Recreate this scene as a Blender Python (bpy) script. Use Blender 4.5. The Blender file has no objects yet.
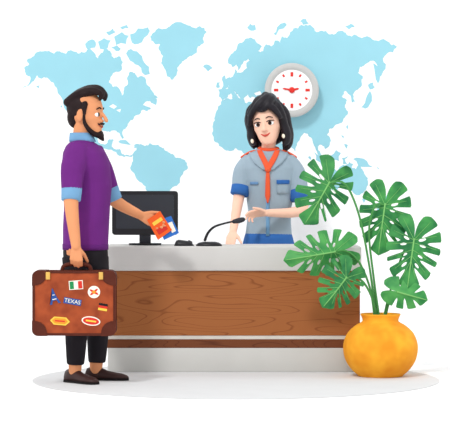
import bpy, bmesh, math, random
from mathutils import Vector, Matrix
from mathutils.geometry import delaunay_2d_cdt
random.seed(7)
S=bpy.context.scene; C=S.collection
S.view_settings.view_transform='Standard'
D=14.0; F=167*14.0; H=1.2; CY=171.6
def K(Y): return (D+Y)/F
def P(px,py,Y): return Vector(((px-225)*K(Y), Y, H-(py-CY)*K(Y)))
V=Vector
# ---------------------------------------------------------------- materials
def lin(c):
    r=[]
    for v in c:
        v/=255.0
        r.append(v/12.92 if v<=.04045 else ((v+.055)/1.055)**2.4)
    return (r[0],r[1],r[2],1)
def mat(name,c,rough=.7,var=.05,scale=9,spec=.12,stretch=(1,1,1),c2=None):
    m=bpy.data.materials.new(name); m.use_nodes=True
    nt=m.node_tree; b=nt.nodes['Principled BSDF']
    b.inputs['Roughness'].default_value=rough; b.inputs['Specular IOR Level'].default_value=spec
    tc=nt.nodes.new('ShaderNodeTexCoord'); mp=nt.nodes.new('ShaderNodeMapping'); mp.inputs['Scale'].default_value=stretch
    n=nt.nodes.new('ShaderNodeTexNoise'); n.inputs['Scale'].default_value=scale
    nt.links.new(tc.outputs['Object'],mp.inputs[0]); nt.links.new(mp.outputs[0],n.inputs[0])
    cr=nt.nodes.new('ShaderNodeValToRGB')
    a=lin(c); bb=lin(c2) if c2 else tuple(min(1,v*(1+var)) for v in a[:3])+(1,)
    if not c2: a=tuple(v*(1-var) for v in a[:3])+(1,)
    cr.color_ramp.elements[0].color=a; cr.color_ramp.elements[1].color=bb
    cr.color_ramp.elements[0].position=.35; cr.color_ramp.elements[1].position=.65
    nt.links.new(n.outputs[0],cr.inputs[0]); nt.links.new(cr.outputs[0],b.inputs['Base Color'])
    return m
def woodmat(name,c1,c2,seedoff):
    m=bpy.data.materials.new(name); m.use_nodes=True
    nt=m.node_tree; b=nt.nodes['Principled BSDF']; b.inputs['Roughness'].default_value=.6; b.inputs['Specular IOR Level'].default_value=.12
    tc=nt.nodes.new('ShaderNodeTexCoord'); mp=nt.nodes.new('ShaderNodeMapping')
    mp.inputs['Scale'].default_value=(.75,1,5.5); mp.inputs['Location'].default_value=seedoff
    nz=nt.nodes.new('ShaderNodeTexNoise'); nz.inputs['Scale'].default_value=1.7; nz.inputs['Detail'].default_value=.8
    mu=nt.nodes.new('ShaderNodeMath'); mu.operation='MULTIPLY'; mu.inputs[1].default_value=15
    fr=nt.nodes.new('ShaderNodeMath'); fr.operation='FRACT'
    cr=nt.nodes.new('ShaderNodeValToRGB'); e=cr.color_ramp.elements
    e[0].position=0; e[0].color=lin(c2); e[1].position=.12; e[1].color=lin(c1)
    x=e.new(.92); x.color=lin(c1); x=e.new(1); x.color=lin(c2)
    nt.links.new(tc.outputs['Object'],mp.inputs[0]); nt.links.new(mp.outputs[0],nz.inputs[0]); nt.links.new(nz.outputs[0],mu.inputs[0])
    nt.links.new(mu.outputs[0],fr.inputs[0]); nt.links.new(fr.outputs[0],cr.inputs[0]); nt.links.new(cr.outputs[0],b.inputs['Base Color'])
    return m
# ---------------------------------------------------------------- object helpers
def root(name,loc,label,cat,group=None):
    o=bpy.data.objects.new(name,None); C.objects.link(o); o.location=loc; o.empty_display_size=.05
    o['label']=label; o['category']=cat
    if group: o['group']=group
    return o
def rloc(o):
    while o.parent: o=o.parent
    return o.location.copy()
def obj(name,bm,m,parent=None,at=None,smooth=True,label=None):
    base=rloc(parent) if parent else V(at or (0,0,0))
    bmesh.ops.recalc_face_normals(bm,faces=bm.faces[:])
    for v in bm.verts: v.co-=base
    me=bpy.data.meshes.new(name); bm.to_mesh(me); bm.free()
    if smooth:
        for p in me.polygons: p.use_smooth=True
    me.materials.append(m)
    o=bpy.data.objects.new(name,me); C.objects.link(o)
    if parent: o.parent=parent
    else: o.location=base
    if label: o['label']=label
    return o
def bake(name,bm,m,parent,voxel=.006,it=3,label=None):
    o=obj(name,bm,m,parent,label=label)
    r=o.modifiers.new('r','REMESH'); r.mode='VOXEL'; r.voxel_size=voxel; r.use_smooth_shade=True
    if it:
        s=o.modifiers.new('s','SMOOTH'); s.iterations=it; s.factor=.5
    bpy.context.view_layer.update()
    dg=bpy.context.evaluated_depsgraph_get()
    me=bpy.data.meshes.new_from_object(o.evaluated_get(dg))
    o.modifiers.clear(); o.data=me
    for p in me.polygons: p.use_smooth=True
    if not me.materials: me.materials.append(m)
    return o
def B(): return bmesh.new()
def stack(bm,rings):
    rv=[[bm.verts.new(p) for p in r] for r in rings]; n=len(rv[0])
    for a,b in zip(rv,rv[1:]):
        for i in range(n): bm.faces.new((a[i],a[(i+1)%n],b[(i+1)%n],b[i]))
    for r,flip in ((rv[0],True),(rv[-1],False)):
        c=V((0,0,0))
        for v in r: c+=v.co
        cv=bm.verts.new(c/n)
        for i in range(n):
            q=(r[i],r[(i+1)%n],cv); bm.faces.new(q[::-1] if flip else q)
def ring(cx,cy,z,rx,ry,n=32,p=2.3):
    o=[]
    for i in range(n):
        t=2*math.pi*i/n; c,s=math.cos(t),math.sin(t)
        o.append(V((cx+rx*math.copysign(abs(c)**(2/p),c),cy+ry*math.copysign(abs(s)**(2/p),s),z)))
    return o
def cr(pts,rad,sub=5):
    pts=[V(p) for p in pts]
    if not hasattr(rad,'__len__'): rad=[rad]*len(pts)
    op=[];orr=[]
    for i in range(len(pts)-1):
        p0=pts[max(i-1,0)];p1=pts[i];p2=pts[i+1];p3=pts[min(i+2,len(pts)-1)]
        for k in range(sub):
            t=k/sub
            op.append(.5*((2*p1)+(p2-p0)*t+(2*p0-5*p1+4*p2-p3)*t*t+(3*p1-p0-3*p2+p3)*t**3))
            orr.append(rad[i]*(1-t)+rad[i+1]*t)
    op.append(pts[-1]);orr.append(rad[-1])
    return op,orr
def tube(bm,pts,rad,n=14,sm=True,cap=1.0,flat=1.0,ref=None,sub=5):
    if sm and len(pts)>2: pts,rad=cr(pts,rad,sub)
    else:
        pts=[V(p) for p in pts]
        if not hasattr(rad,'__len__'): rad=[rad]*len(pts)
    T=[(pts[min(i+1,len(pts)-1)]-pts[max(i-1,0)]).normalized() for i in range(len(pts))]
    u=V(ref) if ref else (V((0,0,1)) if abs(T[0].z)<.8 else V((0,1,0)))
    fr=[]
    for t in T:
        u=(u-t*u.dot(t)).normalized(); fr.append((u.copy(),t.cross(u)))
    R=[]
    def mk(c,r,f): return [c+f[0]*(r*math.cos(2*math.pi*i/n)*flat)+f[1]*(r*math.sin(2*math.pi*i/n)) for i in range(n)]
    for a in (80,55,28):
        a=math.radians(a); R.append(mk(pts[0]-T[0]*rad[0]*math.sin(a)*cap,rad[0]*math.cos(a),fr[0]))
    for p,r,f in zip(pts,rad,fr): R.append(mk(p,r,f))
    for a in (28,55,80):
        a=math.radians(a); R.append(mk(pts[-1]+T[-1]*rad[-1]*math.sin(a)*cap,rad[-1]*math.cos(a),fr[-1]))
    stack(bm,R)
def ell(bm,c,r,M=None,n=20):
    mt=Matrix.Translation(V(c))
    if M is not None: mt=M@mt
    bmesh.ops.create_uvsphere(bm,u_segments=n,v_segments=n//2+2,radius=1,matrix=mt@Matrix.Diagonal((r[0],r[1],r[2],1)))
def box(bm,a,b,bev=0,seg=2):
    a=V(a);b=V(b); c=(a+b)/2; d=b-a
    r=bmesh.ops.create_cube(bm,size=1,matrix=Matrix.Translation(c)@Matrix.Diagonal((d.x,d.y,d.z,1)))
    if bev:
        es=list({e for v in r['verts'] for e in v.link_edges})
        bmesh.ops.bevel(bm,geom=es,offset=bev,segments=seg,affect='EDGES',profile=.5)
def expoly(bm,pts,vec):
    vec=V(vec)
    a=[bm.verts.new(V(p)) for p in pts]; b=[bm.verts.new(V(p)+vec) for p in pts]; n=len(a)
    f=[bm.faces.new(a),bm.faces.new(b[::-1])]
    for i in range(n): bm.faces.new((a[i],b[i],b[(i+1)%n],a[(i+1)%n]))
    bmesh.ops.triangulate(bm,faces=f)
def inpoly(x,y,pl):
    r=False
    for i in range(len(pl)):
        x1,y1=pl[i];x2,y2=pl[i-1]
        if (y1>y)!=(y2>y) and x<(x2-x1)*(y-y1)/(y2-y1)+x1: r=not r
    return r
def solid2d(bm,outline,fn,holes=(),extra=()):
    # triangulate a 2-D outline (with holes and extra crease polylines) and give it thickness; fn(u,v)->(front,back)
    co=[];ed=[]
    def add(l,closed=True):
        s=len(co); co.extend(V(p) for p in l); n=len(l)
        for i in range(n if closed else n-1): ed.append((s+i,s+(i+1)%n))
    add(outline)
    for h in holes: add(h)
    for e in extra: add(e,False)
    vs,_,fs,_,_,_=delaunay_2d_cdt(co,ed,[],0,1e-5)
    T=[]
    for f in fs:
        cx=sum(vs[i].x for i in f)/len(f); cy=sum(vs[i].y for i in f)/len(f)
        if inpoly(cx,cy,outline) and not any(inpoly(cx,cy,h) for h in holes): T.append(f)
    fr={};bk={};ec={}
    for f in T:
        for i in f:
            if i not in fr:
                a,b=fn(vs[i].x,vs[i].y); fr[i]=bm.verts.new(a); bk[i]=bm.verts.new(b)
        bm.faces.new([fr[i] for i in f]); bm.faces.new([bk[i] for i in reversed(f)])
        for i in range(len(f)):
            a,b=f[i],f[(i+1)%len(f)]
            k=(min(a,b),max(a,b)); ec.setdefault(k,[]).append((a,b))
    for k,l in ec.items():
        if len(l)==1:
            a,b=l[0]; bm.faces.new((fr[b],fr[a],bk[a],bk[b]))
def lathe(bm,c,prof,n=48,axis='z'):
    R=[]
    for r,h in prof:
        q=[]
        for i in range(n):
            t=2*math.pi*i/n
            q.append(V(c)+(V((r*math.cos(t),r*math.sin(t),h)) if axis=='z' else V((r*math.cos(t),h,r*math.sin(t)))))
        R.append(q)
    stack(bm,R)
def rrect(cx,cz,w,h,r,y,n=6):
    o=[]
    for sx,sz,a0 in ((1,1,0),(-1,1,90),(-1,-1,180),(1,-1,270)):
        for i in range(n+1):
            a=math.radians(a0+90*i/n)
            o.append(V((cx+sx*(w/2-r)+r*math.cos(a),y,cz+sz*(h/2-r)+r*math.sin(a))))
    return o
# ---------------------------------------------------------------- palette
M_wall=mat('white_wall_paint',(255,255,255),.9,.0,3,0); M_floor=mat('white_floor',(255,255,255),.9,.0,3,0)
M_floor_shadow=mat('painted_shadow_grey',(216,217,218),.9,.01,5,0)
M_map=mat('map_blue',(152,206,220),.9,.02,4,0)
M_grey=mat('counter_grey',(200,198,195),.7,.02,5); M_grey2=mat('counter_grey_base',(196,195,191),.7,.02,5)
M_wood=woodmat('counter_wood',(156,95,54),(130,74,41),(0,0,0)); M_wood2=woodmat('counter_dark_wood',(112,64,40),(92,50,32),(3,0,2))
M_dark=mat('dark_carcass',(80,55,42)); M_pale=mat('pale_strip',(206,200,192))
M_black=mat('black_plastic',(28,28,32),.4,.05,8,.3); M_screen=mat('screen_back',(44,47,54),.35,.04,4,.3); M_char=mat('charcoal',(52,54,60),.5)
M_skin=mat('man_skin',(222,150,106),.7,.03,6); M_skinw=mat('woman_skin',(246,198,174),.7,.02,6)
M_lip=mat('lips',(200,80,70)); M_lipm=mat('lips_brown',(176,90,72)); M_hairm=mat('dark_hair',(38,27,28),.6,.15,25); M_hairw=mat('black_hair',(22,18,26),.5,.15,25,.3)
M_purple=mat('purple_knit',(106,40,122),.85,.05,7); M_purple2=mat('purple_rib',(94,34,110),.85,.05,30)
M_cuff=mat('pale_blue_shirt',(116,162,200),.8,.04); M_trous=mat('black_trousers',(34,31,36),.8,.08)
M_shoe=mat('brown_leather',(54,29,26),.5,.06,9,.3); M_sole=mat('dark_sole',(26,22,22))
M_white=mat('eye_white',(250,250,250),.5,.0); M_iris=mat('dark_iris',(40,24,20),.4,.0)
M_case=mat('case_leather',(166,78,44),.65,.06,14,.12,(1,1,1),(140,62,36)); M_case2=mat('case_dark_leather',(84,38,27),.6,.08,12); M_metal=mat('brass',(214,170,80),.4,.03,9,.4)
M_shirt=mat('grey_blue_shirt',(150,168,181),.8,.03,6); M_blue=mat('uniform_blue',(52,102,170),.8,.04,6); M_badge=mat('badge_blue',(104,142,184),.6)
M_scarf=mat('red_scarf',(226,92,58),.8,.03,14,.12,(1,1,1)); M_gold=mat('gold',(240,190,60),.4); M_pearl=mat('pearl',(244,236,214),.3,.0,5,.5)
M_pot=mat('yellow_pot',(245,174,50),.75,.02,8,.12,(1,1,1),(228,146,36)); M_soil=mat('soil',(70,44,30),.9,.2,40)
M_leaf=mat('leaf_green',(26,104,56),.5,.0,11,.25,(1,1,1),(66,148,74)); M_leaf2=mat('leaf_green_light',(40,124,62),.5,.0,11,.25,(1,1,1),(78,158,80)); M_vein=mat('vein',(122,186,108)); M_stem=mat('stem_green',(74,140,74))
M_rim=mat('clock_rim',(192,192,190),.5,.01); M_face=mat('clock_face',(250,250,250),.6,.0); M_red=mat('clock_red',(222,56,48),.5,.02)
M_tk=mat('ticket_orange',(234,96,42),.7,.03); M_tb=mat('ticket_blue',(52,110,190),.7,.03)
sw={k:mat('sticker_'+k,c,.6,.02) for k,c in dict(white=(240,234,220),red=(208,56,46),green=(40,136,80),blue=(46,82,150),orange=(240,150,50),yellow=(240,200,78),black=(30,28,30)).items()}
# ---------------------------------------------------------------- setting
WY=1.6
bm=B(); box(bm,(-10,-15,-.1),(10,WY,-.004)); o=obj('floor',bm,M_floor,smooth=False); o['kind']='structure'
bm=B(); box(bm,(-10,WY,-.1),(10,WY+.1,6)); o=obj('wall_back',bm,M_wall,smooth=False); o['kind']='structure'
bm=B(); lathe(bm,(((236-225)*K(-.47)),-.47,0),[(1.17,-.0038),(1.175,-.002),(1.17,0)],96)  # thin grey disc: ground shadow of counter, man and plant, painted as a shape
o=obj('floor_shadow_disc',bm,M_floor_shadow,None,((236-225)*K(-.47),-.47,-.004),False); o['label']='large round pale grey disc painted as the ground shadow under counter, man and plant'; o['category']='painted shadow'
# ---------------------------------------------------------------- world map
rm=root('world_map',P(210,130,WY),'pale blue world map mounted across the white wall behind the desk','wall map')
def coast(pts,it=2,amp=.2):
    for k in range(it):
        q=[]
        for i,(x,y) in enumerate(pts):
            x2,y2=pts[(i+1)%len(pts)]; q.append((x,y)); L=math.hypot(x2-x,y2-y)
            if L>1.8:
                a=random.uniform(-amp,amp)
                q.append(((x+x2)/2-(y2-y)*a,(y+y2)/2+(x2-x)*a))
        pts=q
    return pts
def MY_(y): return 140-(140-y)*1.2 if y<140 else y
def land(name,pts,it=2,holes=(),t=.0015):
    bm=B(); solid2d(bm,coast(pts,it),lambda x,y:(P(x,MY_(y),WY-t),P(x,MY_(y),WY-.0005)),holes); obj(name,bm,M_map,rm,smooth=False)
land('continent',[(24,80),(29,77),(27,73),(34,70),(40,66),(47,66),(54,68),(60,66),(66,68),(71,65),(78,68),(85,67),(90,64),(95,68),(98,72),(103,67),(106,63),(111,67),(114,72),(119,70),(123,75),(122,81),(116,83),(111,87),(109,92),(113,96),(118,96),(122,103),(124,98),(128,93),(127,88),(130,83),(135,84),(138,88),(143,87),(147,94),(152,99),(158,105),(152,107),(146,108),(143,111),(147,112),(151,114),(147,116),(142,115),(139,119),(135,120),(133,123),(129,125),(127,129),(123,132),(124,138),(122,139),(119,134),(113,132),(107,133),(102,132),(98,136),(98,141),(101,144),(106,144),(108,140),(114,140),(112,147),(115,149),(120,149),(122,154),(128,155),(134,153),(132,157),(124,157),(116,152),(106,149),(97,146),(91,141),(88,135),(84,130),(85,136),(88,141),(84,137),(80,129),(74,123),(68,116),(63,109),(60,103),(57,97),(53,92),(47,88),(41,89),(37,86),(34,91),(28,95),(22,97),(30,91),(30,87),(26,86)],2,([(109,112),(113,110),(117,112),(114,114)],[(116,115),(121,114),(120,117)]))
land('continent',[(134,152),(137,147),(141,144),(145,146),(150,143),(156,145),(161,147),(166,151),(171,154),(176,158),(182,159),(187,163),(188,168),(183,174),(180,181),(175,186),(170,190),(166,196),(161,201),(158,208),(156,216),(152,224),(148,220),(148,210),(149,200),(147,191),(142,183),(135,175),(130,168),(133,161)],2,(),.0018)
land('island',[(150,54),(155,50),(160,47),(168,46),(173,43),(184,43),(192,46),(200,45),(207,50),(203,55),(204,59),(198,62),(197,67),(190,70),(185,73),(180,77),(177,84),(172,90),(167,87),(164,80),(161,76),(163,70),(159,65),(160,60),(154,59)],2,(),.0012)
for q in ([(98,58),(104,55),(111,57),(108,63),(100,64)],[(114,54),(122,50),(129,53),(126,60),(116,61)],[(130,52),(138,47),(148,46),(150,49),(144,55),(138,60),(132,59)],[(126,68),(131,64),(137,66),(142,70),(144,75),(149,79),(150,85),(145,86),(141,80),(135,77),(130,74)],[(111,63),(117,61),(121,64),(116,66)],[(85,60),(92,56),(96,59),(95,63),(88,65)],[(106,50),(113,47),(116,50),(109,53)],[(120,46),(127,44),(129,47),(122,48)],[(130,90),(134,90),(134,94),(130,94)],[(150,103),(157,106),(156,111),(151,109)],
          [(203,79),(206,77),(210,78),(213,80),(208,83)],[(222,88),(225,86),(226,90),(229,93),(228,96),(222,97),(223,92)],[(217,92),(220,91),(220,96),(216,96)],[(247,46),(250,43),(255,44),(256,48),(251,49)],[(273,52),(277,46),(285,42),(287,44),(279,48),(276,53)],[(300,41),(306,39),(309,43),(303,44)],[(345,45),(351,43),(355,46),(349,48)],
          [(118,142),(123,140),(128,142),(131,145),(124,144)],[(134,145),(139,144),(139,147),(134,148)],[(298,178),(303,172),(304,180),(300,190),(296,188)],[(36,95),(40,94),(39,97)],[(60,112),(62,111),(62,114)],
          [(361,113),(365,109),(367,103),(370,99),(372,104),(370,110),(365,114)],[(368,94),(373,92),(375,96),(370,98)],[(314,152),(319,156),(325,164),(322,167),(316,160)],[(330,156),(336,150),(341,153),(339,161),(332,161)],[(342,158),(348,156),(345,159),(347,164),(343,164)],[(324,168),(335,169),(336,171),(326,170)],[(338,170),(343,170),(342,172)],[(341,136),(344,137),(343,142)],[(344,144),(348,145),(347,149)],[(346,129),(348,127),(348,131)],[(353,159),(360,158),(367,161),(373,167),(366,167),(358,165)],[(383,198),(387,195),(387,201),(380,209),(377,210)],[(373,76),(378,79),(380,88),(378,93),(375,85)],[(376,166),(381,168),(378,169)],[(362,199),(366,199),(364,203)],[(308,157),(310,156),(311,160)]):
    land('island',q,1,(),.0010)
land('continent',[(218,112),(222,107),(230,106),(236,104),(244,106),(247,110),(252,113),(257,112),(262,114),(268,122),(274,134),(280,143),(290,142),(288,150),(282,160),(280,170),(282,180),(276,190),(270,200),(262,206),(256,204),(254,194),(250,184),(252,172),(247,162),(246,155),(242,151),(236,148),(231,151),(225,150),(219,146),(214,141),(212,134),(213,127),(215,120)])
land('continent',[(219,104),(218,98),(224,96),(228,97),(228,93),(225,90),(231,88),(234,85),(235,81),(237,84),(243,83),(247,80),(246,76),(250,74),(248,72),(244,74),(241,78),(238,82),(236,77),(232,79),(228,76),(229,71),(234,66),(238,60),(245,56),(252,55),(256,58),(262,62),(258,66),(263,66),(266,60),(271,62),(275,57),(280,59),(282,53),(287,55),(290,50),(298,47),(306,44),(313,46),(318,50),(326,49),(330,52),(337,50),(343,49),(348,53),(355,52),(362,55),(369,54),(376,57),(386,57),(392,61),(397,62),(393,67),(387,68),(383,72),(386,77),(383,83),(380,87),(377,81),(376,76),(370,74),(365,77),(360,79),(358,84),(363,87),(362,93),(358,98),(353,102),(355,108),(352,109),(349,102),(345,99),(342,104),(347,107),(345,111),(348,116),(345,121),(340,126),(334,129),(329,131),(327,136),(331,141),(329,146),(325,149),(322,145),(319,145),(318,149),(321,154),(323,159),(319,157),(316,150),(314,146),(312,139),(308,135),(304,134),(300,139),(297,145),(295,152),(291,147),(288,140),(285,133),(279,132),(274,129),(270,127),(274,133),(278,135),(284,137),(282,142),(274,147),(271,142),(266,133),(262,123),(260,117),(254,116),(248,115),(245,111),(250,108),(258,108),(254,104),(250,105),(248,102),(244,105),(243,109),(240,107),(238,102),(234,99),(238,106),(235,108),(231,101),(227,105),(222,107)],2,([(266,100),(269,98),(271,103),(270,109),(267,106)],[(254,101),(260,99),(262,102),(256,103)]),.0021)
land('continent',[(329,176),(333,172),(338,170),(341,166),(346,165),(349,162),(353,164),(352,168),(356,169),(358,161),(361,167),(364,172),(368,178),(368,185),(363,193),(356,195),(352,191),(348,188),(342,187),(336,190),(331,190),(331,184)])
# ---------------------------------------------------------------- clock
cc=P(291.5,90.5,WY); rc=root('wall_clock',cc,'round grey rimmed wall clock with red marks hung above the receptionist','clock')
k=K(WY); R=27*k; dp=-.03
bm=B(); lathe(bm,cc,[(R*.97,-.006),(R,-.014),(R,-.05+dp),(R*.97,-.058+dp),(R*.78,-.06+dp),(R*.74,-.05+dp)],64,'y'); obj('rim',bm,M_rim,rc)
bm=B(); lathe(bm,cc,[(R*.76,-.045+dp),(R*.76,-.053+dp)],64,'y'); obj('dial',bm,M_face,rc,smooth=False)
for i in range(12):
    a=math.radians(30*i); r0=R*(.50 if i%3==0 else .56); r1=R*.66; w=R*.035*(1.4 if i%3==0 else 1)
    d=V((math.sin(a),0,math.cos(a))); s=V((d.z,0,-d.x)); c0=cc+V((0,-.0525+dp,0))
    bm=B(); expoly(bm,[c0+d*r0+s*w,c0+d*r1+s*w,c0+d*r1-s*w,c0+d*r0-s*w],(0,-.003,0)); obj('dial_mark',bm,M_red,rc,smooth=False)
def hand_bar(nm,a,L,w,y):
    a=math.radians(a); d=V((math.sin(a),0,math.cos(a))); s=V((d.z,0,-d.x)); c0=cc+V((0,y,0)); bm=B()
    expoly(bm,[c0-d*L*.2+s*w,c0+d*L*.8+s*w*.8,c0+d*L,c0+d*L*.8-s*w*.8,c0-d*L*.2-s*w],(0,-.002,0)); obj(nm,bm,M_red,rc,smooth=False)
hand_bar('hour_hand',78,R*.28,R*.045,-.0545+dp); hand_bar('minute_hand',-80,R*.36,R*.035,-.0575+dp)
bm=B(); lathe(bm,cc,[(R*.11,-.05+dp),(R*.11,-.061+dp),(R*.05,-.063+dp)],20,'y'); obj('hub',bm,M_red,rc)
# ---------------------------------------------------------------- counter
x0=(107-225)/167; x1=(360-225)/167; DEP=.55
rk=root('reception_counter',(.04,DEP/2,0),'long reception counter with wood panel front and grey top','counter')
bm=B(); box(bm,(x0-.012,-.015,.606),(x1+.008,DEP,.75),.006); obj('countertop',bm,M_grey,rk,label='thick pale grey top slab')
bm=B(); box(bm,(x0,0,.218),(x1,.03,.606),.003); obj('front_panel',bm,M_wood,rk,smooth=False,label='brown wood grain panel')
bm=B(); box(bm,(x0+.006,.012,.19),(x1-.006,DEP-.02,.606)); obj('carcass',bm,M_dark,rk,smooth=False)
bm=B(); box(bm,(x0,.004,.196),(x1,.03,.218)); obj('divider_strip',bm,M_pale,rk,smooth=False,label='thin pale strip between the wood panels')
bm=B(); box(bm,(x0,0,.1437),(x1,.03,.196),.003); obj('lower_panel',bm,M_wood2,rk,smooth=False,label='narrow dark brown wood strip')
bm=B(); box(bm,(x0+.004,-.004,0),(x1-.004,DEP-.01,.1437),.004); obj('plinth',bm,M_grey2,rk,label='pale grey base')
# ---------------------------------------------------------------- monitor, mouse, microphone
Y=.3; rmn=root('computer_monitor',P(145,245,Y)*1.0,'black computer monitor standing on the left end of the counter','monitor')
rmn.location.z=.75
kk=K(Y); cx=(145-225)*kk; cz=P(0,213,Y).z
bm=B(); expoly(bm,rrect(cx,cz,66*kk,44*kk,.02,Y),(0,.035,0)); obj('casing',bm,M_black,rmn,smooth=False)
bm=B(); expoly(bm,rrect(cx,cz+.008,58*kk,34*kk,.012,Y-.003),(0,.006,0)); obj('screen',bm,M_screen,rmn,smooth=False,label='dark grey inset panel')
bm=B(); box(bm,(cx-.035,Y+.005,.755),(cx+.035,Y+.03,cz-.1),.006); obj('stand',bm,M_char,rmn)
bm=B(); expoly(bm,[V((cx+.1*math.cos(a)*1.0,Y+.01+.07*math.sin(a),.75)) for a in [2*math.pi*i/32 for i in range(32)]],(0,0,.012)); obj('base',bm,M_black,rmn,smooth=False)
Y=.16; c=P(184,243,Y); c.z=.75
rmo=root('computer_mouse',c,'small black computer mouse on counter between monitor and microphone','mouse')
bm=B(); R_=[]
for t in range(11):
    u=-1+.2*t; w=math.sqrt(max(.02,1-u**4)); hh=.034*w*(1-.25*u)
    R_.append([V((c.x+u*.06,c.y+.032*w*math.cos(a),c.z+max(0,hh*math.sin(a)))) for a in [2*math.pi*i/20 for i in range(20)]])
stack(bm,R_); obj('shell',bm,M_black,rmo)
bm=B(); tube(bm,[c+V((.03,0,.029)),c+V((.045,0,.022))],.006,10); obj('scroll_wheel',bm,M_char,rmo)
Y=.14; c=P(209,243,Y); c.z=.75
rmi=root('desk_microphone',c,'black gooseneck microphone on the counter in front of receptionist','microphone')
kk=K(Y)
bm=B(); R_=[]
for h,f in ((0,1),(.008,1.0),(.02,.8),(.026,.5)): R_.append([V((c.x+13*kk*f*math.cos(a),c.y+.05*f*math.sin(a),c.z+h)) for a in [2*math.pi*i/32 for i in range(32)]])
stack(bm,R_); obj('base',bm,M_black,rmi)
bm=B(); tube(bm,[P(205,240,Y),P(208,233,Y),P(214,227,Y-.01),P(224,223.5,Y-.02),P(235,221,Y-.03)],[.009,.008,.007,.006,.006]); obj('gooseneck',bm,M_black,rmi)
bm=B(); tube(bm,[P(234,221.5,Y-.03),P(239,220.5,Y-.035),P(243,219.5,Y-.04)],[.013,.017,.014]); obj('capsule',bm,M_char,rmi)
# ---------------------------------------------------------------- people helpers
HEAD=[(.118,-.05,.03,.03),(.107,-.085,.06,.058),(.08,-.103,.085,.074),(.045,-.11,.098,.08),(.02,-.108,.1,.08),(0,-.105,.094,.078),(-.025,-.095,.095,.076),(-.05,-.075,.096,.07),(-.075,-.045,.095,.06),(-.095,-.02,.092,.05),(-.112,.01,.086,.036),(-.12,.04,.076,.018)]
def add_head(bm,HM,chin=1.0,nose=1.0,ears=True):
    rs=[]
    for z,a,b,w in HEAD: rs.append([HM@v for v in ring((a+b)/2,0,z,(b-a)/2,w*(chin if z<-.04 else 1),28,2.1)])
    stack(bm,rs)
    t=lambda pts,r,**kw: tube(bm,[HM@V(p) for p in pts],r,12,**kw)
    s=HM.to_scale()[0]
    t([(.09,0,.014),(.106*nose,0,-.012),(.118*nose,0,-.034)],[.009*s,.010*s,.0120*s])
    for q in (-1,1):
        t([(.098,q*.009,-.036),(.1,q*.013,-.037)],[.008*s,.007*s],sm=False)
        if ears:
            ell(bm,(-.012,q*.083,-.008),(.020,.009,.033),HM)
def face(parent,HM,M_brow,lipm,woman=False):
    s=HM.to_scale()[0]; e=1.22 if woman else 1.15
    for q in (-1,1):
        bm=B(); ell(bm,(.077,q*.034,-.002),(.0155,.0165*e,.0105*e),HM); eo=obj('eye',bm,M_white,parent)
        bm=B(); ell(bm,(.0895,q*.034+.0,-.001),(.005,.0088*e,.0094*e),HM); obj('iris',bm,M_iris,eo)
        bm=B(); tube(bm,[HM@V((.099,q*.018,.029)),HM@V((.0955,q*.034,.035)),HM@V((.084,q*.054,.027))],[.003*s,.0042*s,.003*s] if not woman else [.0025*s,.003*s,.002*s],8); obj('eyebrow',bm,M_brow,parent)
        if woman:
            bm=B(); tube(bm,[HM@V((.0925,q*.016,.008)),HM@V((.0935,q*.034,.0135)),HM@V((.082,q*.058,.010))],.0026*s,8); obj('eyelash',bm,M_brow,parent)
    m=.8 if woman else 1
    bm=B(); tube(bm,[HM@V((.087,-.032*m,-.056)),HM@V((.0955,-.013*m,-.066)),HM@V((.0975,0,-.0685)),HM@V((.0955,.013*m,-.066)),HM@V((.087,.032*m,-.056))],[.0025*s,.005*s,.006*s,.005*s,.0025*s],8); obj('lips',bm,lipm,parent)
def hand(bm,W,d,n,s,curls,sc=1.0,thumb=(.55,.75,.3),tcurl=35,spread=0):
    W=V(W);d=V(d).normalized(); s=V(s); s=(s-d*s.dot(d)).normalized(); n=V(n); n=(n-d*n.dot(d)-s*n.dot(s)).normalized()
    Ls=((.04,.025,.02),(.045,.028,.022),(.041,.026,.02),(.031,.021,.017))
    offs=(.029,.010,-.010,-.028); kn=(.084,.088,.084,.076)
    for i in range(4):
        k0=W+(d*kn[i]+s*offs[i])*sc
        tube(bm,[W+s*offs[i]*.5*sc,k0],[.014*sc,.0115*sc],10,sm=False)
        p=k0;pts=[p];a=0
        for j in range(3):
            a+=math.radians(curls[i][j] if hasattr(curls[0],'__len__') else curls[j])
            sp=s*(offs[i]*spread)
            p=p+((d+sp*6).normalized()*math.cos(a)+n*math.sin(a))*Ls[i][j]*sc; pts.append(p)
        tube(bm,pts,[.0100*sc,.0092*sc,.0085*sc,.0072*sc],10,sm=False)
    t0=W+(d*.022+s*.02)*sc
    td=(d*thumb[0]+s*thumb[1]+n*thumb[2]).normalized()
    p1=t0+td*.045*sc
    td2=(td+d*math.sin(math.radians(tcurl))*.9+n*math.sin(math.radians(tcurl))*.5).normalized()
    p2=p1+td2*.034*sc; p3=p2+td2*.024*sc
    tube(bm,[W+d*.02*sc,t0,p1,p2,p3],[.016*sc,.0145*sc,.0115*sc,.0105*sc,.0085*sc],10,sm=False)
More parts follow.
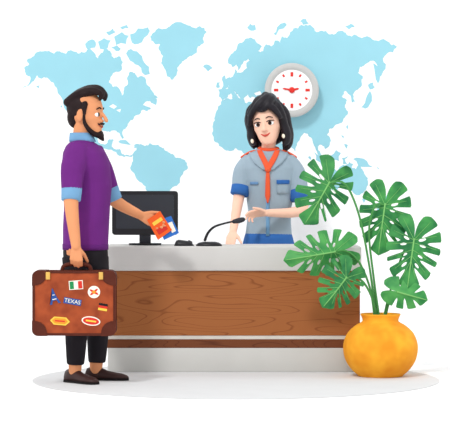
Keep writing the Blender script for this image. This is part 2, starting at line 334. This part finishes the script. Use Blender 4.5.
def shoe(parent,x,y,z,yaw,m,L=1.0,hgt=1.0,wd=1.0):
    st=[(-.078,.018,.045),(-.066,.032,.078),(-.03,.038,.092),(.015,.038,.086),(.06,.040,.064),(.11,.046,.052),(.15,.043,.045),(.178,.030,.034),(.19,.012,.024)]
    Mx=Matrix.Translation((x,y,z))@Matrix.Rotation(yaw,4,'Z')@Matrix.Diagonal((L,L*wd,L*hgt,1))
    bm=B(); rs=[]
    for a,w,h in st:
        rs.append([Mx@V((a,w*math.cos(t),.012+(max(0,math.sin(t))**.8)*(h-.012))) for t in [2*math.pi*i/20 for i in range(20)]])
    stack(bm,rs); so=obj('shoe',bm,m,parent)
    out=[(a,w+.003) for a,w,h in st]
    pl=[Mx@V((a,w,0)) for a,w in out]+[Mx@V((a,-w,0)) for a,w in out[::-1]]
    bm=B(); expoly(bm,pl,(0,0,.014)); obj('sole',bm,M_sole,so,smooth=False)
# ---------------------------------------------------------------- man
MY=-.6
def Q(px,py,dy=0): return P(px,py,MY+dy)
man=root('person',(P(85,0,MY).x,MY,0),'bearded person in purple sweater standing left with suitcase, reaching over counter','person')
def mring(py,xl,xr,hy,f=1.0):
    c=Q((xl+xr)/2,py); return ring(c.x,c.y,c.z,(xr-xl)/2*K(MY)*f,hy*f,36)
TOR=[(139,75,88,.06),(142,70,94,.11),(146,66,100,.165),(153,63,106,.2),(166,62,110,.205),(185,63,112,.185),(208,64,110,.17),(228,63,109,.168),(247,63,108,.17)]
HMm=Matrix.Translation(Q(86.5,114.5))@Matrix.Rotation(math.radians(-20),4,'Z')@Matrix.Diagonal((.99,.86,1.06,1))
# arms
nS,nE,nW=Q(74,154,-.19),Q(71,200,-.27),P(76,246,-.905)
fS,fE,fW=Q(96,156,.17),Q(112,198,.2),P(140,215,-.26)
bm=B(); add_head(bm,HMm,.88,1.06)
tube(bm,[HMm@V((-.02,0,-.06)),Q(82,137),Q(82,150)],[.054,.053,.055],18)
stack(bm,[mring(*t,f=.84) for t in TOR[2:]])
tube(bm,[Q(80,160,-.12),nS.lerp(nE,.3),nE,nW],[.036,.036,.042,.027],16); tube(bm,[Q(88,162,.12),fS.lerp(fE,.35),fE,fW],[.036,.036,.040,.026],16)
hand(bm,nW,(0.02,0,-1),(0,1,0),(1,0,0),(30,95,70),.95,(.6,.5,.5),40)
TD=4
hd=(P(162,222+TD,-.25)-fW)
hand(bm,fW,hd,(0,-1,0),(.3,0,1),(8,14,12),.9,(.7,.55,-.0),30)
tube(bm,[Q(79,250,-.09),Q(77,310,-.1),Q(75,371,-.1)],[.075,.052,.036],16); tube(bm,[Q(92,250,.09),Q(97,310,.08),Q(96,370,.06)],[.075,.052,.036],16)
body=bake('body',bm,M_skin,man,.0048,2)
face(man,HMm,M_hairm,M_lipm)
# sweater
bm=B(); stack(bm,[mring(*t) for t in TOR])
tube(bm,[Q(78,151,-.14),nS.lerp(nE,.3)+V((0,-.01,0)),nS.lerp(nE,.78)],[.07,.070,.058],18,cap=.3)
tube(bm,[Q(92,152,.14),fS.lerp(fE,.35),fS.lerp(fE,.82)],[.07,.068,.057],18,cap=.3)
bake('sweater',bm,M_purple,man,.006,4)
bm=B(); a,b=[mring(244,62.5,108.5,.171),mring(249.5,62.5,108.5,.171)]; stack(bm,[a,b]); obj('hem',bm,M_purple2,man,label='darker ribbed sweater hem')
bm=B(); tube(bm,[nS.lerp(nE,.74),nS.lerp(nE,1.0)],[.059,.055],20,sm=False,cap=.15); obj('cuff',bm,M_cuff,man,label='pale blue turned up shirt cuff')
bm=B(); tube(bm,[fS.lerp(fE,.78),fE+V((.005,0,-.012))],[.059,.056],20,sm=False,cap=.15); obj('cuff',bm,M_cuff,man,label='pale blue turned up shirt cuff')
c=Q(82,138); bm=B()
stack(bm,[ring(c.x+.004,c.y,c.z-.022,.078,.084),ring(c.x,c.y,c.z-.004,.074,.080),ring(c.x-.004,c.y,c.z+.016,.068,.073),ring(c.x-.008,c.y,c.z+.030,.062,.066)]); obj('collar',bm,M_cuff,man,label='pale blue shirt collar')
# trousers
bm=B()
stack(bm,[mring(238,65,106,.15),mring(252,63,108,.165),mring(266,64,108,.16),mring(276,68,106,.12)])
tube(bm,[Q(79,258,-.085),Q(77,310,-.1),Q(75.5,364,-.1)],[.098,.074,.050],20,cap=.15); tube(bm,[Q(92,258,.085),Q(97.5,310,.08),Q(97,362,.06)],[.098,.073,.050],20,cap=.15)
bake('trousers',bm,M_trous,man,.007,3)
a=Q(75,0,-.1); shoe(man,a.x+.0,a.y,0,math.radians(-46),M_shoe,1.0,.92,.9); a=Q(96,0,.06); shoe(man,a.x+.01,a.y,0,math.radians(-8),M_shoe,.95,.92,.9)
# hair & beard
bm=B(); ell(bm,(-.036,0,.04),(.086,.088,.086),HMm); ell(bm,(-.07,0,-.015),(.045,.074,.06),HMm); ell(bm,(-.01,0,.092),(.075,.066,.04),HMm)
for yy in (-.054,-.028,0,.028,.054):
    z=-.002-abs(yy)*.3
    tube(bm,[HMm@V(p) for p in ((-.1,yy*.9,.085+z),(-.045,yy,.118+z),(.015,yy,.138+z),(.07,yy*.85,.142+z),(.106,yy*.7,.126+z),(.1,yy*.75,.1+z))],[.026,.026,.026,.022,.014,.012],10)
for q in (-1,1): tube(bm,[HMm@V(p) for p in ((.02,q*.078,.055),(.018,q*.083,.02),(.016,q*.082,-.005))],[.018,.012,.008],10)
bake('hair',bm,M_hairm,man,.005,3)
bm=B()
for q in (-1,1):
    T=lambda pts,r: tube(bm,[HMm@V(p) for p in pts],r,10)
    T(((.014,q*.080,-.004),(.016,q*.076,-.045),(.038,q*.061,-.082),(.066,q*.040,-.107),(.088,q*.012,-.114)),[.007,.011,.014,.016,.018])
    T(((.108,q*.004,-.050),(.101,q*.02,-.051),(.092,q*.036,-.055),(.088,q*.046,-.047)),[.0055,.006,.005,.0025])
ell(bm,(.086,0,-.106),(.019,.026,.02),HMm)
tube(bm,[HMm@V(p) for p in ((.082,0,-.110),(.096,0,-.128),(.108,0,-.143))],[.023,.016,.004],10)
bake('beard',bm,M_hairm,man,.0040,2)
# ---------------------------------------------------------------- suitcase
SY=-.945; ks=K(SY)
a=P(33,271.5,SY); b=P(115,335,SY); cx=(a.x+b.x)/2; cz=(a.z+b.z)/2; w=b.x-a.x; h=a.z-b.z; T=.13
su=root('suitcase',(cx,SY+T/2,b.z),'brown leather suitcase covered in travel stickers carried at the man\'s side','suitcase')
bm=B(); expoly(bm,rrect(cx,cz,w,h,.035,SY),(0,T,0)); obj('shell',bm,M_case,su,smooth=False)
bm=B()
for yy in (SY-.003,SY+T-.009):
    o_=rrect(cx,cz,w+.008,h+.008,.038,yy); i_=rrect(cx,cz,w-.02,h-.02,.026,yy)
    n=len(o_); vo=[bm.verts.new(p) for p in o_]; vi=[bm.verts.new(p) for p in i_]; vo2=[bm.verts.new(p+V((0,.012,0))) for p in o_]; vi2=[bm.verts.new(p+V((0,.012,0))) for p in i_]
    for i in range(n):
        j=(i+1)%n
        bm.faces.new((vo[i],vo[j],vi[j],vi[i])); bm.faces.new((vo2[i],vi2[i],vi2[j],vo2[j])); bm.faces.new((vo[i],vo2[i],vo2[j],vo[j])); bm.faces.new((vi[i],vi[j],vi2[j],vi2[i]))
obj('edge_trim',bm,M_case2,su,smooth=False,label='dark leather edge binding')
for sx in (-1,1):
    for sz in (-1,1):
        X=cx+sx*(w/2+.006); Z=cz+sz*(h/2+.006); q=[]
        for i in range(7):
            t=math.radians(90*i/6); q.append(V((X-sx*(.035-.035*math.cos(t)),SY-.006,Z-sz*(.035-.035*math.sin(t)))))
        q.append(V((X-sx*.085,SY-.006,Z)))
        for i in range(7):
            t=math.radians(90*i/6); q.append(V((X-sx*.085*math.cos(t)**.8 if i<6 else X,SY-.006,Z-sz*.085*math.sin(t)**.8)))
        bm=B(); expoly(bm,q,(0,T+.012,0)); obj('corner_guard',bm,M_case2,su,smooth=False,label='dark leather corner guard')
HY=-.878
bm=B(); tube(bm,[P(62,273,HY),P(63,267,HY),P(68,264.5,HY),P(76,264,HY),P(85,264.5,HY),P(90,267,HY),P(91,273,HY)],.011,12); obj('handle',bm,M_case2,su)
for px in (48,101):
    c=P(px,277,SY); bm=B(); box(bm,(c.x-.012,SY-.012,c.z-.014),(c.x+.012,SY+.005,c.z+.028),.003); obj('latch',bm,M_metal,su)
def textmesh(s,size,c,rot,m,parent,y):
    cu=bpy.data.curves.new('t','FONT'); cu.body=s; cu.size=size; cu.align_x='CENTER'; cu.align_y='CENTER'; cu.extrude=.0008
    o=bpy.data.objects.new('t',cu); C.objects.link(o); bpy.context.view_layer.update()
    me=bpy.data.meshes.new_from_object(o.evaluated_get(bpy.context.evaluated_depsgraph_get()))
    bpy.data.objects.remove(o); bm=B(); bm.from_mesh(me)
    bm.transform(Matrix.Translation((c.x,y,c.z))@Matrix.Rotation(-math.radians(rot),4,'Y')@Matrix.Rotation(math.pi/2,4,'X'))
    me.materials.clear(); return obj('lettering',bm,m,parent,smooth=False)
def sticker(px,py,pts,m,mark=(),text=None):
    c=P(px,py,SY); bm=B(); expoly(bm,[V((c.x+u*ks,SY-.0035,c.z+v*ks)) for u,v in pts],(0,.004,0)); so=obj('sticker',bm,m,su,smooth=False)
    y=SY-.0045
    for mm,ps in mark:
        bm=B()
        for pp in ps: expoly(bm,[V((c.x+u*ks,y,c.z+v*ks)) for u,v in pp],(0,.0015,0))
        obj('print',bm,mm,so,smooth=False); y-=.0008
    if text: textmesh(text[0],text[1],c,text[2],text[3],so,y)
def rc4(u0,v0,u1,v1,a=0):
    cu,cv=(u0+u1)/2,(v0+v1)/2; ca,sa=math.cos(math.radians(a)),math.sin(math.radians(a))
    return [(u*ca-v*sa,u*sa+v*ca) for u,v in ((u0,v0),(u1,v0),(u1,v1),(u0,v1))]
def ov(a,b,r=0,n=20,cu=0,cv=0):
    ca,sa=math.cos(math.radians(r)),math.sin(math.radians(r))
    return [((cu+a*math.cos(t))*ca-(cv+b*math.sin(t))*sa,(cu+a*math.cos(t))*sa+(cv+b*math.sin(t))*ca) for t in [2*math.pi*i/n for i in range(n)]]
def rot(pts,a):
    ca,sa=math.cos(math.radians(a)),math.sin(math.radians(a)); return [(u*ca-v*sa,u*sa+v*ca) for u,v in pts]
sticker(76,285,rc4(-7,-4.5,7,4.5,4),sw['white'],((sw['green'],[rc4(-6.2,-3.7,-2.2,3.7,4)]),(sw['red'],[rc4(2.2,-3.7,6.2,3.7,4)])))
sticker(94,292,ov(6.2,6.2),sw['white'],((sw['red'],[ov(5,1.2,40),ov(5,1.2,-30)]),(sw['orange'],[ov(1.8,1.8)])))
sticker(54,297,rot([(-5.5,-7),(-3.2,-7),(-2,-3.6),(2,-3.6),(3.2,-7),(5.5,-7),(3,-1.5),(1.4,4),(.5,8.5),(-.5,8.5),(-1.4,4),(-3,-1.5)],12),sw['blue'],((sw['white'],[rot([(-2.2,-2.6),(2.2,-2.6),(2,-1.8),(-2,-1.8)],12),rot([(-1.2,1.8),(1.2,1.8),(1,2.5),(-1,2.5)],12)]),))
sticker(72.5,301.5,rc4(-8.8,-3,8.8,3,-10),sw['blue'],(),('TEXAS',.031,-10,sw['white']))
sticker(60,321,rot([(-10,0),(-6,4),(6,4),(10,0),(6,-4),(-6,-4)],-5),sw['yellow'],((sw['orange'],[rot([(-8,0),(-5,2.8),(5,2.8),(8,0),(5,-2.8),(-5,-2.8)],-5)]),(sw['red'],[rc4(-5,-.7,5,.7,-5)])))
sticker(91,321,ov(9.5,4.6,-8),sw['white'],((sw['red'],[ov(8.2,3.5,-8)]),(sw['yellow'],[rc4(-5.2,-.8,5.2,.8,-8)])))
sticker(103,307,rc4(-4.5,-3.6,4.5,3.6,-10),sw['yellow'],((sw['black'],[rot(rc4(-4.5,1.2,4.5,3.6),-10)]),(sw['red'],[rot(rc4(-4.5,-1.2,4.5,1.2),-10)])))
# ---------------------------------------------------------------- tickets
def ticket(nm,label,m,pts,Y,marks):
    c=P(pts[0][0],pts[0][1]+TD,Y); bm=B(); expoly(bm,[P(x,y+TD,Y) for x,y in pts],(0,.004,0))
    o=obj(nm,bm,m,None,c,False); o['label']=label; o['category']='ticket'; o['group']='tickets in the man\'s hand'
    for mm,pp in marks:
        bm=B(); expoly(bm,[P(x,y+TD,Y-.001) for x,y in pp],(0,.002,0)); obj('print',bm,mm,o,smooth=False)
ticket('travel_ticket','orange travel ticket held by the man, nearest his thumb',M_tk,[(147,216),(160,207),(172,226),(158,236)],-.272,((sw['yellow'],[(152,219),(161,213),(163,216),(154,222)]),(sw['red'],[(156,226),(165,220),(168,225),(159,231)])))
ticket('travel_ticket','blue and white travel ticket fanned out behind the orange one',M_tb,[(156,217),(171,212),(179,229),(164,236)],-.264,((sw['white'],[(168,219),(172,217.5),(176,227),(172,229)]),))
# ---------------------------------------------------------------- woman
WYc=.9
def U(px,py,dy=0): return P(px,py,WYc+dy)
wom=root('person',(U(268,0).x,WYc,-.004),'dark haired receptionist in grey blue shirt and red scarf behind the counter','person')
SH=[(149,258,279,.058),(153,249,288,.078),(159,243,294,.098),(168,242,296,.118),(180,243,296,.126),(195,246,294,.118),(210,248,291,.108),(222,247,291,.112),(236,245,292,.124)]
def wr(py,xl,xr,hy,f=1.0):
    c=U((xl+xr)/2,py); return ring(c.x,c.y,c.z,(xr-xl)/2*K(WYc)*f,hy*f,36)
SR=[]
for py,xl,xr,hy in SH:
    c=U((xl+xr)/2,py); SR.append((c.z,c.x,(xr-xl)/2*K(WYc),hy))
def surf(x,z):
    if z>=SR[0][0]: q=SR[0]
    elif z<=SR[-1][0]: q=SR[-1]
    else:
        for a,b in zip(SR,SR[1:]):
            if a[0]>=z>=b[0]:
                t=(a[0]-z)/(a[0]-b[0]); q=[a[i]*(1-t)+b[i]*t for i in range(4)]; break
    u=min(.98,abs((x-q[1])/q[2])); return WYc-q[3]*(1-u**2.3)**(1/2.3)
def patch(bm,rows,off=.006,nx=5,thick=.02):
    G=[];Bk=[]
    for py,xl,xr in rows:
        r=[];b=[]
        for i in range(nx):
            p=U(xl+(xr-xl)*i/(nx-1),py,-.1); y=surf(p.x,p.z)
            r.append(bm.verts.new((p.x,y-off,p.z))); b.append(bm.verts.new((p.x,y-off+thick,p.z)))
        G.append(r);Bk.append(b)
    for i in range(len(G)-1):
        for j in range(nx-1):
            bm.faces.new((G[i][j],G[i][j+1],G[i+1][j+1],G[i+1][j])); bm.faces.new((Bk[i][j],Bk[i+1][j],Bk[i+1][j+1],Bk[i][j+1]))
        for j in (0,nx-1): bm.faces.new((G[i][j],G[i+1][j],Bk[i+1][j],Bk[i][j]))
    for i in (0,len(G)-1):
        for j in range(nx-1): bm.faces.new((G[i][j],Bk[i][j],Bk[i][j+1],G[i][j+1]))
def rows(ra,n=5):
    o=[]
    for a,b in zip(ra,ra[1:]):
        for k_ in range(n):
            t=k_/n; o.append(tuple(a[i]*(1-t)+b[i]*t for i in range(3)))
    o.append(ra[-1]); return o
HMw=Matrix.Translation(U(267.5,124))@Matrix.Rotation(math.radians(-104),4,'Z')@Matrix.Rotation(math.radians(9),4,'X')@Matrix.Diagonal((1.12,1.14,1.12,1))
aS,aE,aW=U(246,162),U(238.5,199,-.06),P(233,232,.56)
bS,bE,bW=U(292,162),U(302,209,-.06),P(267,213,.68)
bm=B(); add_head(bm,HMw,.92,.96)
tube(bm,[HMw@V((-.025,0,-.06)),U(268.5,146),U(268.5,158)],[.048,.045,.05],18)
stack(bm,[wr(*t,f=.86) for t in SH[1:]]+[wr(250,242,295,.125,.86)])
tube(bm,[U(252,164),aS.lerp(aE,.3),aE,aW],[.036,.036,.036,.023],16); tube(bm,[U(286,164),bS.lerp(bE,.3),bE,bW],[.036,.036,.038,.023],16)
hand(bm,aW,(-.12,-.62,-.42),(.0,.3,-.9),(1,0,0),(12,22,12),.85,(.7,.6,.1),20)
hand(bm,bW,(-1,-.10,-.02),(-.1,.6,-.75),(0,-.75,.65),((14,22,16),(22,30,22),(30,36,26),(36,38,28)),.9,(.7,.6,.1),20)
for q in (-1,1): tube(bm,[V((U(268,0).x+q*.08,WYc,.72)),V((U(268,0).x+q*.08,WYc,.42)),V((U(268,0).x+q*.08,WYc+.01,.06))],[.085,.055,.036],16)
bake('body',bm,M_skinw,wom,.0048,2)
face(wom,HMw,M_hairw,M_lip,True)
bm=B(); stack(bm,[wr(*t) for t in SH])
tube(bm,[U(251,160),U(243,172,-.01),aS.lerp(aE,.74)],[.055,.062,.056],18,cap=.3); tube(bm,[U(287,160),U(296,174,-.01),bS.lerp(bE,.68)],[.055,.064,.06],18,cap=.3)
bake('shirt',bm,M_shirt,wom,.0058,4)
bm=B(); tube(bm,[aS.lerp(aE,.66),aS.lerp(aE,.88)],[.060,.059],20,sm=False,cap=.15); obj('cuff',bm,M_blue,wom,label='blue sleeve cuff')
bm=B(); tube(bm,[bS.lerp(bE,.60),bS.lerp(bE,.80)],[.064,.063],20,sm=False,cap=.15); obj('cuff',bm,M_blue,wom,label='blue sleeve cuff')
bm=B(); stack(bm,[wr(233,245.5,291.5,.121),wr(238,244,293,.13),wr(250,241,296,.14)]+[ring(U(268,0).x,WYc,z,rx,ry,36) for z,rx,ry in ((.6,.19,.15),(.45,.185,.145),(.44,.18,.14))]); obj('skirt',bm,M_blue,wom)
for q in (-1,1): shoe(wom,U(268,0).x+q*.08,WYc+.01,-.004,math.radians(-90+q*8),M_black,.9)
bm=B(); patch(bm,rows([(182,277,289),(194,277,289)],4),.007); po=obj('pocket',bm,M_shirt,wom)
bm=B(); patch(bm,rows([(180,276.5,289.5),(184,276.5,289.5)],3),.011); obj('pocket_flap',bm,M_blue,po,label='blue pocket flap')
bm=B(); patch(bm,rows([(182,250,258),(184.5,250,258)],3),.009); obj('name_badge',bm,M_badge,wom,label='small blue name badge')
bm=B(); patch(bm,rows([(168,266,269.5),(236,266,269.5)],12),.005,3); obj('placket',bm,M_cuff,wom)
for r in ([(152,249,258),(157,250,263),(163,254,267),(170,263,268)],[(152,279,288),(157,274,287),(163,269,282),(170,267,273)]):
    bm=B(); patch(bm,rows(r,4),.011,6); obj('shirt_collar',bm,M_shirt,wom,label='pale collar flap')
for sx,a,b in ((-1,U(256,151.5),U(243,158)),(1,U(281,151.5),U(294.5,158))):
    a.z+=.006;b.z+=.012; bm=B(); tube(bm,[a,a.lerp(b,.5)+V((0,0,.006)),b],[.02,.022,.02],12,flat=.35,ref=(0,0,1)); obj('shoulder_tab',bm,M_scarf,wom,label='orange red shoulder tab')
bm=B()
patch(bm,rows([(150,257,262),(155,258.5,264.5),(162,262,268),(169,265,269.5)],4),.017,5); patch(bm,rows([(150,275,280),(155,272.5,278.5),(162,268.5,275),(169,266,270.5)],4),.017,5)
patch(bm,rows([(170,266.2,269.3),(178,265.5,269.8),(196,265,270.2),(203,267,268.3)],4),.014,5)
c=U(267.5,169.5); ell(bm,(c.x,surf(c.x,c.z)-.013,c.z),(.020,.016,.019))
c=U(268.5,149)
tube(bm,[V((c.x+.058*math.cos(t),c.y-.005+.056*math.sin(t),c.z+.008*math.sin(t))) for t in [2*math.pi*i/24 for i in range(25)]],.013,10,sm=False)
obj('neck_scarf',bm,M_scarf,wom)
# hair
bm=B(); ell(bm,(-.035,0,.045),(.098,.096,.096),HMw); ell(bm,(-.06,0,-.04),(.055,.088,.085),HMw); ell(bm,(-.02,.01,.11),(.074,.078,.052),HMw)
T=lambda pts,r: tube(bm,[HMw@V(p) for p in pts],r,12)
for q,Lz in ((1,1.1),(-1,.86)):
    T(((.01,q*.035,.12),(.036,q*.074,.088),(.03,q*.092,.035),(.012,q*.094,-.02),(.006,q*.1,-.065*Lz),(.012,q*.096,-.1*Lz),(.026,q*.08,-.125*Lz)),[.03,.032,.028,.028,.03,.026,.010])
    T(((-.03,q*.05,.11),(-.015,q*.098,.05),(-.03,q*.1,-.02),(-.025,q*.105,-.07*Lz),(-.015,q*.1,-.115*Lz),(.0,q*.098,-.142*Lz)),[.036,.036,.036,.034,.028,.010])
    T(((-.04,q*.085,.0),(-.05,q*.088,-.08*Lz),(-.045,q*.078,-.125*Lz),(-.03,q*.066,-.15*Lz)),[.034,.034,.028,.012])
# fringe swept across from a side parting
T(((-.02,.035,.145),(.05,.03,.14),(.09,.0,.118),(.096,-.036,.09),(.082,-.07,.055),(.06,-.09,.01)),[.034,.034,.028,.022,.018,.012])
T(((-.02,.0,.145),(.04,-.02,.134),(.08,-.04,.108),(.07,-.078,.07)),[.034,.034,.026,.018])
T(((-.02,.04,.14),(.05,.05,.13),(.09,.036,.102),(.098,.012,.08),(.094,-.016,.074)),[.034,.032,.026,.018,.008])
T(((-.02,.04,.14),(.05,.05,.13),(.086,.04,.104),(.082,.068,.072),(.06,.09,.025)),[.034,.032,.028,.022,.014])
T(((-.04,-.01,.145),(.0,.01,.165),(.035,.03,.16),(.055,.05,.138)),[.024,.022,.018,.010])
bake('hair',bm,M_hairw,wom,.0050,5)
for q in (-1,1):
    bm=B(); ell(bm,(.05,q*.09,-.085),(.009,.009,.013),HMw); obj('earring',bm,M_pearl,wom)
# ---------------------------------------------------------------- plant
PY=-.28; pc=P(380.5,0,PY); pc.z=0; kp=K(PY)
pl=root('potted_plant',pc,'leafy potted monstera in a round yellow pot at the counter\'s right end','plant')
prof=[(.02,0),(.12,0),(.135,.008),(.175,.045),(.206,.095),(.219,.15),(.216,.2),(.192,.255),(.148,.297),(.113,.317),(.106,.328),(.11,.346),(.118,.362),(.113,.367),(.102,.36),(.096,.34)]
pp,rr=cr([(r,0,h) for r,h in prof],0,4)
bm=B(); lathe(bm,pc,[(p.x,p.z) for p in pp],64); obj('pot',bm,M_pot,pl)
bm=B(); lathe(bm,pc,[(.098,.3),(.098,.348),(.05,.354)],32); obj('soil',bm,M_soil,pl)
PHI=[(0,1.0),(8,.95),(30,.88),(60,.82),(90,.78),(120,.74),(145,.66),(160,.55),(172,.32),(180,.1)]
def rphi(d):
    for a,b in zip(PHI,PHI[1:]):
        if a[0]<=d<=b[0]: return a[1]+(b[1]-a[1])*(d-a[0])/(b[0]-a[0])
def leaf(att,tip,Y,m,wid=1.0,tilt=20,yaw=0,small=False):
    A=P(att[0],att[1],Y); Tt=P(tip[0],tip[1],Y); a=Tt-A; L=a.length; a.normalize()
    b=V((a.z,0,-a.x)); n=V((0,-1,0))
    t=math.radians(tilt); a2=(a*math.cos(t)+n*math.sin(t)); n2=(n*math.cos(t)-a*math.sin(t)); L/=math.cos(t)
    y=math.radians(yaw); b2=b*math.cos(y)+n2*math.sin(y); n3=n2*math.cos(y)-b*math.sin(y)
    def W(u,v): return A+b2*(u*L*wid)+a2*(v*L)+n3*(L*(-.26*abs(u)-.16*max(0,v)**2))
    hw=5.2
    def side(q):
        slits=[s+random.uniform(-4,4) for s in ((26,47,69,93,119) if not small else (32,62,95))]
        ff={s:random.choice((.30,.38,.5)) for s in slits}
        pts=[]; d=3
        while d<=180:
            sl=[s for s in slits if abs(s-d)<=hw+.8]
            if sl:
                s=sl[0]
                def mp(x): r=rphi(x); x=math.radians(x); return (r*math.sin(x),r*math.cos(x))
                o1,o2,pm=mp(s-hw),mp(s+hw),mp(s)
                Mv=max(.04,.55*pm[1]); f=ff[s]; inn=(pm[0]*f,Mv+(pm[1]-Mv)*f)
                dx,dy=pm[0]-inn[0],pm[1]-inn[1]; l=math.hypot(dx,dy); nx,ny=-dy/l*.028,dx/l*.028
                m1=(inn[0]+dx*.18+nx,inn[1]+dy*.18+ny); m2=(inn[0]+dx*.18-nx,inn[1]+dy*.18-ny)
                e1=(o1[0]*.97,o1[1]*.97); e2=(o2[0]*.97,o2[1]*.97)
                pts+= [e1,m1,inn,m2,e2]; d=s+hw+2.5
            else:
                r=rphi(d); x=math.radians(d); pts.append((r*math.sin(x),r*math.cos(x))); d+=4
        return [(q*u,v) for u,v in pts]
    out=[(0,1.0)]+side(1)+[(0,-.06)]+side(-1)[::-1]
    holes=[]
    if not small:
        for q in (-1,1):
            for d in (36,58,81,106):
                r=rphi(d); x=math.radians(d); pu,pv=r*math.sin(x),r*math.cos(x); Mv=max(.04,.55*pv)
                f=random.uniform(.3,.4); z=random.uniform(.8,1.3)
                cu,cv=pu*f,Mv+(pv-Mv)*f; dx,dy=pu*.11*z,(pv-Mv)*.11*z; l=math.hypot(dx,dy) or 1
                ex,ey=-dy/l*.026*z,dx/l*.026*z
                holes.append([(q*(cu+dx*math.cos(t_)+ex*math.sin(t_)),cv+dy*math.cos(t_)+ey*math.sin(t_)) for t_ in [2*math.pi*i/8 for i in range(8)]])
    bm=B(); bkv=n3*-.003
    solid2d(bm,out,lambda u,v:(W(u,v),W(u,v)+bkv),holes,([(0,-.05),(0,.2),(0,.4),(0,.6),(0,.8),(0,.99)],))
    lo=obj('leaf',bm,m,pl,smooth=False)
    bm=B(); e=n3*.002
    tube(bm,[W(0,v)+e for v in (-.02,.25,.5,.75,.95)],[.0048,.0042,.0037,.003,.0015],8)
    if not small:
        for q in (-1,1):
            for d in (14,36,58,81,106,138):
                r=rphi(d)*.84; x=math.radians(d); pu,pv=r*math.sin(x),r*math.cos(x)
                M0=max(.0,.55*pv)
                tube(bm,[W(0,M0)+e,W(q*pu*.5,M0*.5+pv*.5)+e,W(q*pu,pv)+e],[.0017,.0013,.0008],6)
    obj('vein',bm,M_vein,lo)
def stem(pts):
    bm=B(); tube(bm,pts,[.009]+[.0065]*(len(pts)-2)+[.0055],10); obj('stem',bm,M_stem,pl)
def st(b,mids,att,Y):
    o=[pc+V(((b-380.5)*kp,-.0,.34))]
    for i,(x,y) in enumerate(mids): o.append(P(x,y,PY+(Y-PY)*(i+1)/(len(mids)+1)))
    o.append(P(att[0],att[1],Y+.006)); stem(o)
for att,tip,Y,m,wid,tilt,yaw,b,mids,sm in (
 ((329,183),(306,224),-.3,M_leaf,.74,12,10,376,((370,270),(359,215),(345,184)),False),
 ((385,205),(377,253),-.22,M_leaf,.66,15,-10,379,((374,280),(369,232),(375,206)),False),
 ((414,240),(406,288),-.36,M_leaf,.70,14,-8,384,((390,292),(402,256),(410,241)),False),
 ((334,252),(285,260),-.36,M_leaf2,.58,12,0,375,((370,288),(359,262),(346,251)),False),
 ((346,278),(324,307),-.44,M_leaf,.78,14,10,377,((372,298),(364,283),(355,277)),False),
 ((398,292),(427,300),-.4,M_leaf2,.66,10,0,385,((388,306),(392,297)),True)):
    leaf(att,tip,Y,m,wid,tilt,yaw,sm); st(b,mids,att,Y)
# ---------------------------------------------------------------- light & camera
w=bpy.data.worlds.new('world'); S.world=w; w.use_nodes=True
w.node_tree.nodes['Background'].inputs[0].default_value=(1,1,1,1); w.node_tree.nodes['Background'].inputs[1].default_value=.94
sd=bpy.data.lights.new('sun','SUN'); sd.energy=1.5; sd.angle=math.radians(9)
so=bpy.data.objects.new('sun',sd); C.objects.link(so); so.location=(-2,-4,5)
so.rotation_euler=V((.42,1,-1.0)).to_track_quat('-Z','Y').to_euler()
cd=bpy.data.cameras.new('camera'); co=bpy.data.objects.new('camera',cd); C.objects.link(co)
cd.sensor_fit='HORIZONTAL'; cd.sensor_width=36; cd.lens=F/450*36; cd.shift_y=-(214-CY)/450; cd.clip_end=100
co.location=(0,-D,H); co.rotation_euler=(math.pi/2,0,0); S.camera=co
